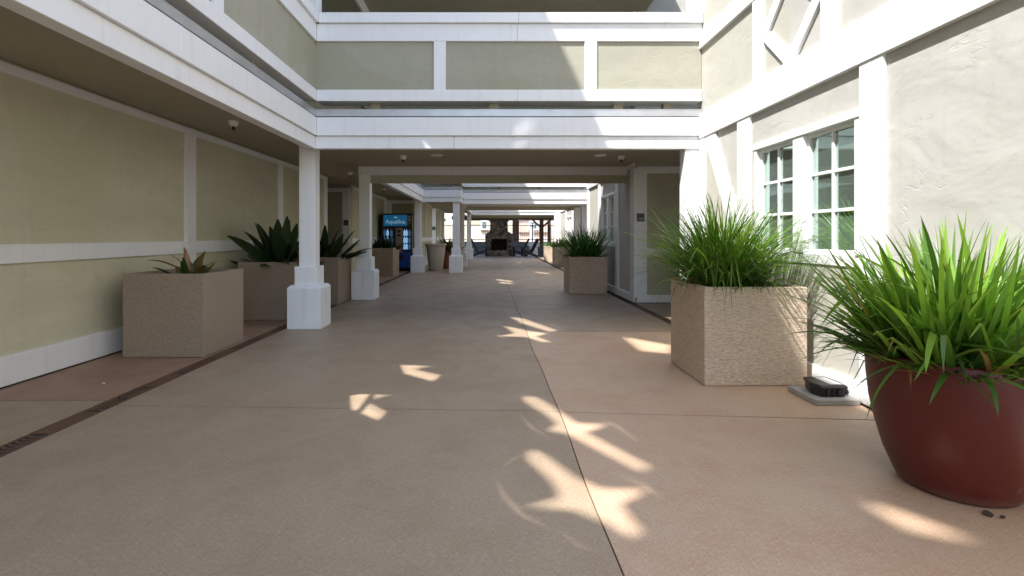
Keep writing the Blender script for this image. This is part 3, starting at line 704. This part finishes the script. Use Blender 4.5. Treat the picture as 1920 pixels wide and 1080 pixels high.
# ------------------------------------------------------------------ bait station on its paver, litter
pv = tag(MB().box(2.285, 2.60, 3.645, 4.0, 0, .042).build('paver', M['paver'], bevel=.004), 'grey concrete paver under the black box by the wall', 'paver')
bs = thing('bait_station', 'low black plastic box with a white sticker lying by the base of the sunlit wall', 'box', (2.445, 3.825, .043), R(2))
body = lambda s_, z: [(-.115*s_, -.02, z), (-.095*s_, -.125*s_, z), (.10*s_, -.125*s_, z), (.118*s_, -.02, z), (.108*s_, .13*s_, z), (-.06*s_, .13*s_, z)]
MB().loft([body(.9, 0), body(.92, .058)]).build('tray', M['black'], bs, bevel=.006, seg=2)
MB().loft([body(.99, .058), body(1.02, .064), body(.99, .078), body(.9, .084)]).build('lid', M['black'], bs, bevel=.003)
MB().loft([[(-.005, -.09, .0842), (.085, -.095, .0842), (.08, .09, .0842), (.0, .10, .0842)], [(-.005, -.09, .0852), (.085, -.095, .0852), (.08, .09, .0852), (.0, .10, .0852)]]).build('sticker', M['sticker'], bs)
for x in (-.045, .0): MB().box(x-.006, x+.006, -.121, -.112, .004, .056).build('rib', M['black'], bs)
MB().tube((.052, -.125, .03), (.052, -.112, .03), .026, .026, 20).build('entry_collar', M['black'], bs)
MB().tube((.052, -.1265, .03), (.052, -.1245, .03), .019, .019, 20).build('entry_hole', M['dark'], bs)
MB().tube((.1, -.09, .03), (.118, -.09, .03), .022, .022, 16).build('side_knob', M['black'], bs, smooth=False)
def litter(name, label, cat, x, y, r, m, n=5, seed=1, z=.004):
    rr = random.Random(seed); v = [(rr.uniform(.6, 1)*r*math.cos(2*math.pi*k/n), rr.uniform(.6, 1)*r*.6*math.sin(2*math.pi*k/n), rr.uniform(0, r*.25)+.0015) for k in range(n)]
    v += [(a, b, c+.003) for a, b, c in v]
    f = [tuple(reversed(range(n))), tuple(range(n, 2*n))] + [(k, (k+1) % n, n+(k+1) % n, n+k) for k in range(n)]
    o = mesh_obj(name, v, f, m); o.location = (x, y, .001); o.rotation_euler = (0, 0, seed*1.3); return tag(o, label, cat)
litter('paper_scrap', 'tiny white paper scrap on the terracotta strip by the left wall', 'litter', *fp(194, 720), .022, M['paper'], seed=2)
litter('dry_leaf', 'curled dark leaf on the floor below the maroon pot', 'leaf', *fp(1852, 966), .034, M['dryleaf'], 7, 3)
litter('dry_leaf', 'small leaf fragment right of the curled leaf by the maroon pot', 'leaf', *fp(1880, 972), .018, M['dryleaf'], 6, 5)

# ------------------------------------------------------------------ far end: fireplace, pergola, chairs, fence, houses
FX, FY = .43, 30.6
fpz = thing('fireplace', 'outdoor fireplace of rounded stones with a stepped chimney at the far end', 'fireplace', (FX, FY, 0))
m = MB()
m.box(-.82, -.46, 0, .8, 0, 1.30).box(.46, .82, 0, .8, 0, 1.30).box(-.82, .82, .002, .8, 1.0, 1.301).box(-.46, .46, .01, .8, 0, .34)
m.loft([[(-.82, .003, 1.30), (.82, .003, 1.30), (.82, .8, 1.30), (-.82, .8, 1.30)], [(-.53, .06, 1.46), (.53, .06, 1.46), (.53, .75, 1.46), (-.53, .75, 1.46)], [(-.52, .06, 2.04), (.52, .06, 2.04), (.52, .75, 2.04), (-.52, .75, 2.04)]])
m.build('stonework', M['rock'], fpz, bevel=.03, seg=2)
MB().box(-.458, .458, .5, .52, .34, 1.0).build('firebox', M['soot'], fpz)
MB().box(-.58, .58, .0, .8, 2.04, 2.10).build('chimney_cap', M['timber'], fpz)
MB().box(-.62, .62, -.4, 0, 0, .30).build('hearth', M['rock'], fpz, bevel=.02)
for x in (-.25, -.08, .1, .26): MB().bar((x, .3, .36), (x+.02, .3, .6), .03, .03).build('fire_log', M['timber'], fpz)
pg = thing('pergola', 'brown timber pergola with braced posts around the fireplace', 'pergola', (0, 0, 0))
MB().box(-2.3, 5.0, 29.62, 29.78, 2.13, 2.32).build('beam', M['timber'], pg)
for px_ in (2.86, -3.2): 
    MB().box(px_-.11, px_+.11, 29.6, 29.8, 0, 2.14).build('post', M['timber'], pg); MB().box(px_-.2, px_+.2, 29.5, 29.9, 0, .5).build('post_base', M['wallstone'], pg)
    for s_ in (-1, 1): MB().bar((px_+s_*.08, 29.7, 1.72), (px_+s_*.55, 29.7, 2.14), .1, .1).build('brace', M['timber'], pg)
MB().box(3.42, 3.62, 31.6, 31.8, 0, 2.14).build('post', M['timber'], pg); MB().box(-2.3, 5.0, 31.6, 31.76, 2.13, 2.32).build('beam', M['timber'], pg)
for k in range(12): MB().box(-2.2+k*.6, -2.14+k*.6, 29.5, 32, 2.32, 2.44).build('rafter', M['timber'], pg)
def chair(label, x, y, rz):
    c = thing('lounge_chair', label, 'chair', (x, y, 0), rz, 'dark wooden lounge chairs by the fireplace')
    MB().bar((-.28, 0, .38), (.3, 0, .24), .56, .03).build('seat', M['darkwood'], c)
    for k in range(5): MB().bar((.22, -.22+.11*k, .25), (.62, -.24+.12*k, 1.02), .09, .02, (0, 1, 0)).build('back_slat', M['darkwood'], c)
    for s_ in (-1, 1):
        MB().box(-.32, .42, s_*.33-.06, s_*.33+.06, .54, .565).build('armrest', M['darkwood'], c)
        MB().box(-.3, -.22, s_*.31-.02, s_*.31+.02, 0, .54).build('leg', M['darkwood'], c)
        MB().bar((-.26, s_*.29, .36), (.52, s_*.29, .03), .03, .1).build('leg', M['darkwood'], c)
    return c
chair('dark wooden lounge chair left of the fireplace', -.58, 29.9, R(180))
chair('dark wooden lounge chair just right of the fireplace', 1.55, 30.1, R(-8))
chair('dark wooden lounge chair farther right, beside the pergola post', 2.05, 29.7, R(10))
tag(MB().box(-7, 7.5, 32.9, 33.2, 0, .82).build('garden_wall', M['wallstone']), 'low blue grey block wall under the iron fence', 'wall')
fe = thing('iron_fence', 'black iron picket fence on the low wall behind the fireplace', 'fence', (0, 33.05, .82))
MB().box(-7, 7.5, -.02, .02, 1.02, 1.06).box(-7, 7.5, -.02, .02, .12, .16).build('rail', M['iron'], fe)
pk = MB()
for k in range(110): pk.box(-7+k*.132, -6.982+k*.132, -.009, .009, .05, 1.1)
pk.build('picket_row', M['iron'], fe)
for x in (-4.6, -2.2, .2, 2.6, 5.0): MB().box(x-.03, x+.03, -.03, .03, 0, 1.16).build('fence_post', M['iron'], fe)
def house(label, x0, x1, y, h, m, wins, extras):
    b = thing('house', label, 'house', (0, 0, 0))
    MB().box(x0, x1, y, y+8, 0, h).build('wall', m, b)
    MB().prism([(y-.5, h-.02), (y+8.5, h-.02), (y+4, h+2.2)], 'x', x0-.5, x1+.5).build('roof', M['roof'], b)
    for a, c, z0, z1 in wins:
        w = MB().box(a-.1, c+.1, y-.05, y-.001, z1, z1+.1).box(a-.1, a, y-.05, y-.001, z0, z1).box(c, c+.1, y-.05, y-.001, z0, z1).box(a-.14, c+.14, y-.08, y-.001, z0-.1, z0).box(a, c, y-.04, y-.001, (z0+z1)/2-.02, (z0+z1)/2+.02).build('window', M['vinyl'], b)
        MB().box(a, c, y-.03, y-.002, z0, z1).build('pane', M['farwin'], w)
    for a, c, z0, z1, mm, d in extras: MB().box(a, c, y-d, y-.0005, z0, z1).build('trim_panel', mm, b)
k = 44/970/6.75
def hx(cx): return (840+cx/6.75-922)/970*44
def hz(cy): return 1.2+(442-(380+cy/6.75))/970*44
house('cream house with a dark window seen left of the fireplace chimney', hx(280), hx(815), 44, 4.6, M['house'],
      [(hx(432), hx(490), hz(330), hz(240))], [(hx(290), hx(408), hz(280), hz(225), M['stucco'], .03), (hx(420), hx(535), hz(367), hz(352), M['roof'], .12)])
house('peach house with a blue grey window seen right of the fireplace', hx(905), hx(1400), 44.6, 4.6, M['house2'],
      [(hx(1045), hx(1130), hz(330), hz(245))], [(hx(906), hx(1270), hz(392), hz(374), M['roof'], .12)])
house('plain pale house in the gap at the far left behind the columns', hx(-900), hx(230), 49, 4.4, M['lightstucco'], [(hx(-300), hx(-240), 1.2, 2.4)], [])
tag(MB().prism([(hx(822), 0), (hx(898), 0), (hx(898), hz(220)), (hx(822), hz(220))], 'y', 45.5, 46.2).build('brown_chimney', M['timber']), 'tall brown chimney stack between the cream and the peach house', 'chimney')
wp = thing('gate_pillar', 'white pillar in the yard behind the pergola post', 'pillar', (2.75, 35.5, 0))
MB().box(-.13, .13, -.13, .13, 0, 1.9).build('shaft', M['vinyl'], wp, bevel=.01); MB().box(-.18, .18, -.18, .18, 1.9, 2.0).build('cap', M['vinyl'], wp, bevel=.01)

# ------------------------------------------------------------------ added openings in upper storey, eaves and balcony, standing in for window reflected sun
SUN = Vector((-1.0, -1.0, 2.1)).normalized()          # towards the sun
def slip(pts, lo, hi, flare=0.):
    """closed prism along the sun direction over a patch (points in the place)"""
    m = bmesh.new(); a = [m.verts.new(p + SUN*lo) for p in pts]; n = len(pts); ctr = sum(pts, Vector())/n; b = [m.verts.new(p + (p-ctr).normalized()*flare*hi + SUN*hi) for p in pts]
    m.faces.new(a); m.faces.new(list(reversed(b)))
    for k in range(n): m.faces.new((a[k], b[k], b[(k+1) % n], a[(k+1) % n]))
    bmesh.ops.recalc_face_normals(m, faces=m.faces)
    me = bpy.data.meshes.new('cutter'); m.to_mesh(me); m.free(); return me
def z1(l, dx=0, sc_=1/2.0764, ox=560, oy=560): return [Vector(fp(ox+x*sc_+dx, oy+y*sc_) + (0,)) for x, y in l]
floor_patches = [
 z1([(900,600),(930,598),(1078,708),(1150,742),(1325,745),(1225,790),(1310,898),(1272,908),(1180,850),(1080,812),(895,808),(1035,768),(1030,745),(905,632)]),
 z1([(880,384),(922,386),(1062,486),(1180,490),(1100,514),(1345,646),(1318,660),(1052,520),(985,508),(1025,488),(892,404)]),
 z1([(822,70),(880,80),(1000,122),(975,127),(870,94)]),
 z1([(800,106),(890,126),(955,136),(915,145),(975,168),(945,166),(890,148),(785,146),(845,136)]),
 z1([(1265,149),(1450,182),(1450,214),(1335,203)]),
 [Vector(fp(x, y)+(0,)) for x, y in ((1618,942),(1680,957),(1826,1012),(1790,1008),(1700,992))],
 [Vector(fp(x, y)+(0,)) for x, y in ((930,523),(962,527),(958,529),(932,525.5))],
 [Vector(fp(x, y)+(0,)) for x, y in ((936,528.2),(966,531.5),(958,533),(938,531))],
 [Vector(fp(x, y)+(0,)) for x, y in ((1002,509),(1030,512.5),(1026,514),(1004,510.6))],
 [Vector(fp(x, y)+(0,)) for x, y in ((1038,532),(1056,533.5),(1052,535),(1040,534))],
 [Vector(fp(x, y)+(0,)) for x, y in ((972,492),(996,494),(988,496),(970,494))],
]
def arc(pts, wd):                                     # faint rim round a bright slip: an added, very thin curved opening
    P = [Vector(fp(560+x/2.0764, 560+y/2.0764)+(0,)) for x, y in pts]; L_, R_ = [], []
    for k, p in enumerate(P):
        d = (P[min(k+1, len(P)-1)]-P[max(k-1, 0)]).normalized(); nn = Vector((-d.y, d.x, 0))*wd*(1 if 0 < k < len(P)-1 else .3)
        L_.append(p+nn); R_.append(p-nn)
    return L_ + R_[::-1]
rims = [arc([(770,705),(800,770),(870,840),(980,900)], .0095), arc([(1020,905),(1080,955),(1160,985)], .0085), arc([(1255,690),(1340,725),(1425,785)], .0095),
        arc([(865,452),(905,500),(985,548)], .0095), arc([(1150,458),(1230,490),(1325,560)], .0095), arc([(800,655),(835,625),(890,605)], .008),
        arc([(755,130),(790,150),(840,165)], .012), arc([(950,92),(1000,106),(1020,122)], .012)]
left_patches = [z1([(85,378),(120,372),(245,374),(145,402),(222,440),(195,474),(92,430)], 56), z1([(268,258),(395,262),(330,277),(422,298),(395,322),(285,292)], 62)]
face = lambda l: [Vector(((560+x/2.455-VX)/F*YB, YB, EYE+(VY-y/2.455)/F*YB)) for x, y in l]
face_patches = [face([(983,627),(1000,603),(1050,568),(1100,553),(1078,574),(1035,604),(1012,627)]), face([(962,678),(985,654),(1022,654),(1012,676)])]
def cut_with(o, cutters):
    for me in cutters:
        c = bpy.data.objects.new('cutter', me); COL.objects.link(c)
        md = o.modifiers.new('cut', 'BOOLEAN'); md.operation = 'DIFFERENCE'; md.solver = 'EXACT'; md.object = c
    dg = bpy.context.evaluated_depsgraph_get(); dg.update()
    nm = bpy.data.meshes.new_from_object(o.evaluated_get(dg))
    cs = [md.object for md in o.modifiers if md.type == 'BOOLEAN']
    o.modifiers.clear(); o.data = nm
    for c in cs: bpy.data.objects.remove(c)
def hi(_):
    return [slip(p, 3.0, 17, .006 if k < 4 else 0.) for k, p in enumerate(floor_patches)] + [slip(p, 3.0, 17) for p in rims + face_patches] + [slip(p, 3.0, 17, .004) for p in left_patches]
allp = None
cut_with(UP, hi(allp))
for o in [o for o in LB.children if o.name.split('.')[0] in ('storey_band',)]: cut_with(o, hi(allp))
for o in [o for o in LB.children if o.name.split('.')[0] in ('lower_fascia', 'upper_fascia', 'drip_gap', 'gutter', 'deck_edge', 'bottom_rail', 'parapet', 'top_rail', 'cap_rail', 'deck_slab', 'arcade_soffit')]:
    bb = [o.matrix_world @ Vector(c) for c in o.bound_box]
    if min(b.y for b in bb) < 2: cut_with(o, [slip(p, .6, 9) for p in left_patches])

# ------------------------------------------------------------------ light, sky, camera
SUN = Vector((-1.0, -1.0, 2.1)).normalized()          # towards the sun
elev = math.asin(SUN.z); az = math.atan2(SUN.x, SUN.y)
w = bpy.data.worlds.new('World'); sc.world = w; w.use_nodes = True; nt = w.node_tree
sky = nt.nodes.new('ShaderNodeTexSky'); sky.sky_type = 'NISHITA'; sky.sun_disc = False
sky.sun_elevation = elev; sky.sun_rotation = az % (2*math.pi); sky.altitude = 50
nt.links.new(sky.outputs[0], nt.nodes['Background'].inputs[0]); nt.nodes['Background'].inputs[1].default_value = .15
la = bpy.data.lights.new('sun', 'SUN'); la.energy = 2.9; la.angle = R(.7); la.color = (1, .98, .955)
lo = bpy.data.objects.new('sun', la); COL.objects.link(lo); lo.location = (-6, -6, 14); lo.rotation_euler = (-SUN).to_track_quat('-Z', 'Y').to_euler()
cam = bpy.data.cameras.new('camera'); co = bpy.data.objects.new('camera', cam); COL.objects.link(co)
co.location = (0, 0, EYE); co.rotation_euler = (R(90), 0, 0)
cam.sensor_width = 36; cam.lens = F/1920*36; cam.shift_x = (960-VX)/1920; cam.shift_y = -(540-VY)/1920; cam.clip_end = 400; cam.clip_start = .05
sc.camera = co
sc.view_settings.view_transform = 'Standard'; sc.view_settings.look = 'None'; sc.view_settings.exposure = 1.78; sc.view_settings.gamma = 1
sc.cycles.max_bounces = 10; sc.cycles.diffuse_bounces = 6; sc.cycles.use_denoising = True
sc.cycles.caustics_reflective = False; sc.cycles.sample_clamp_indirect = 20
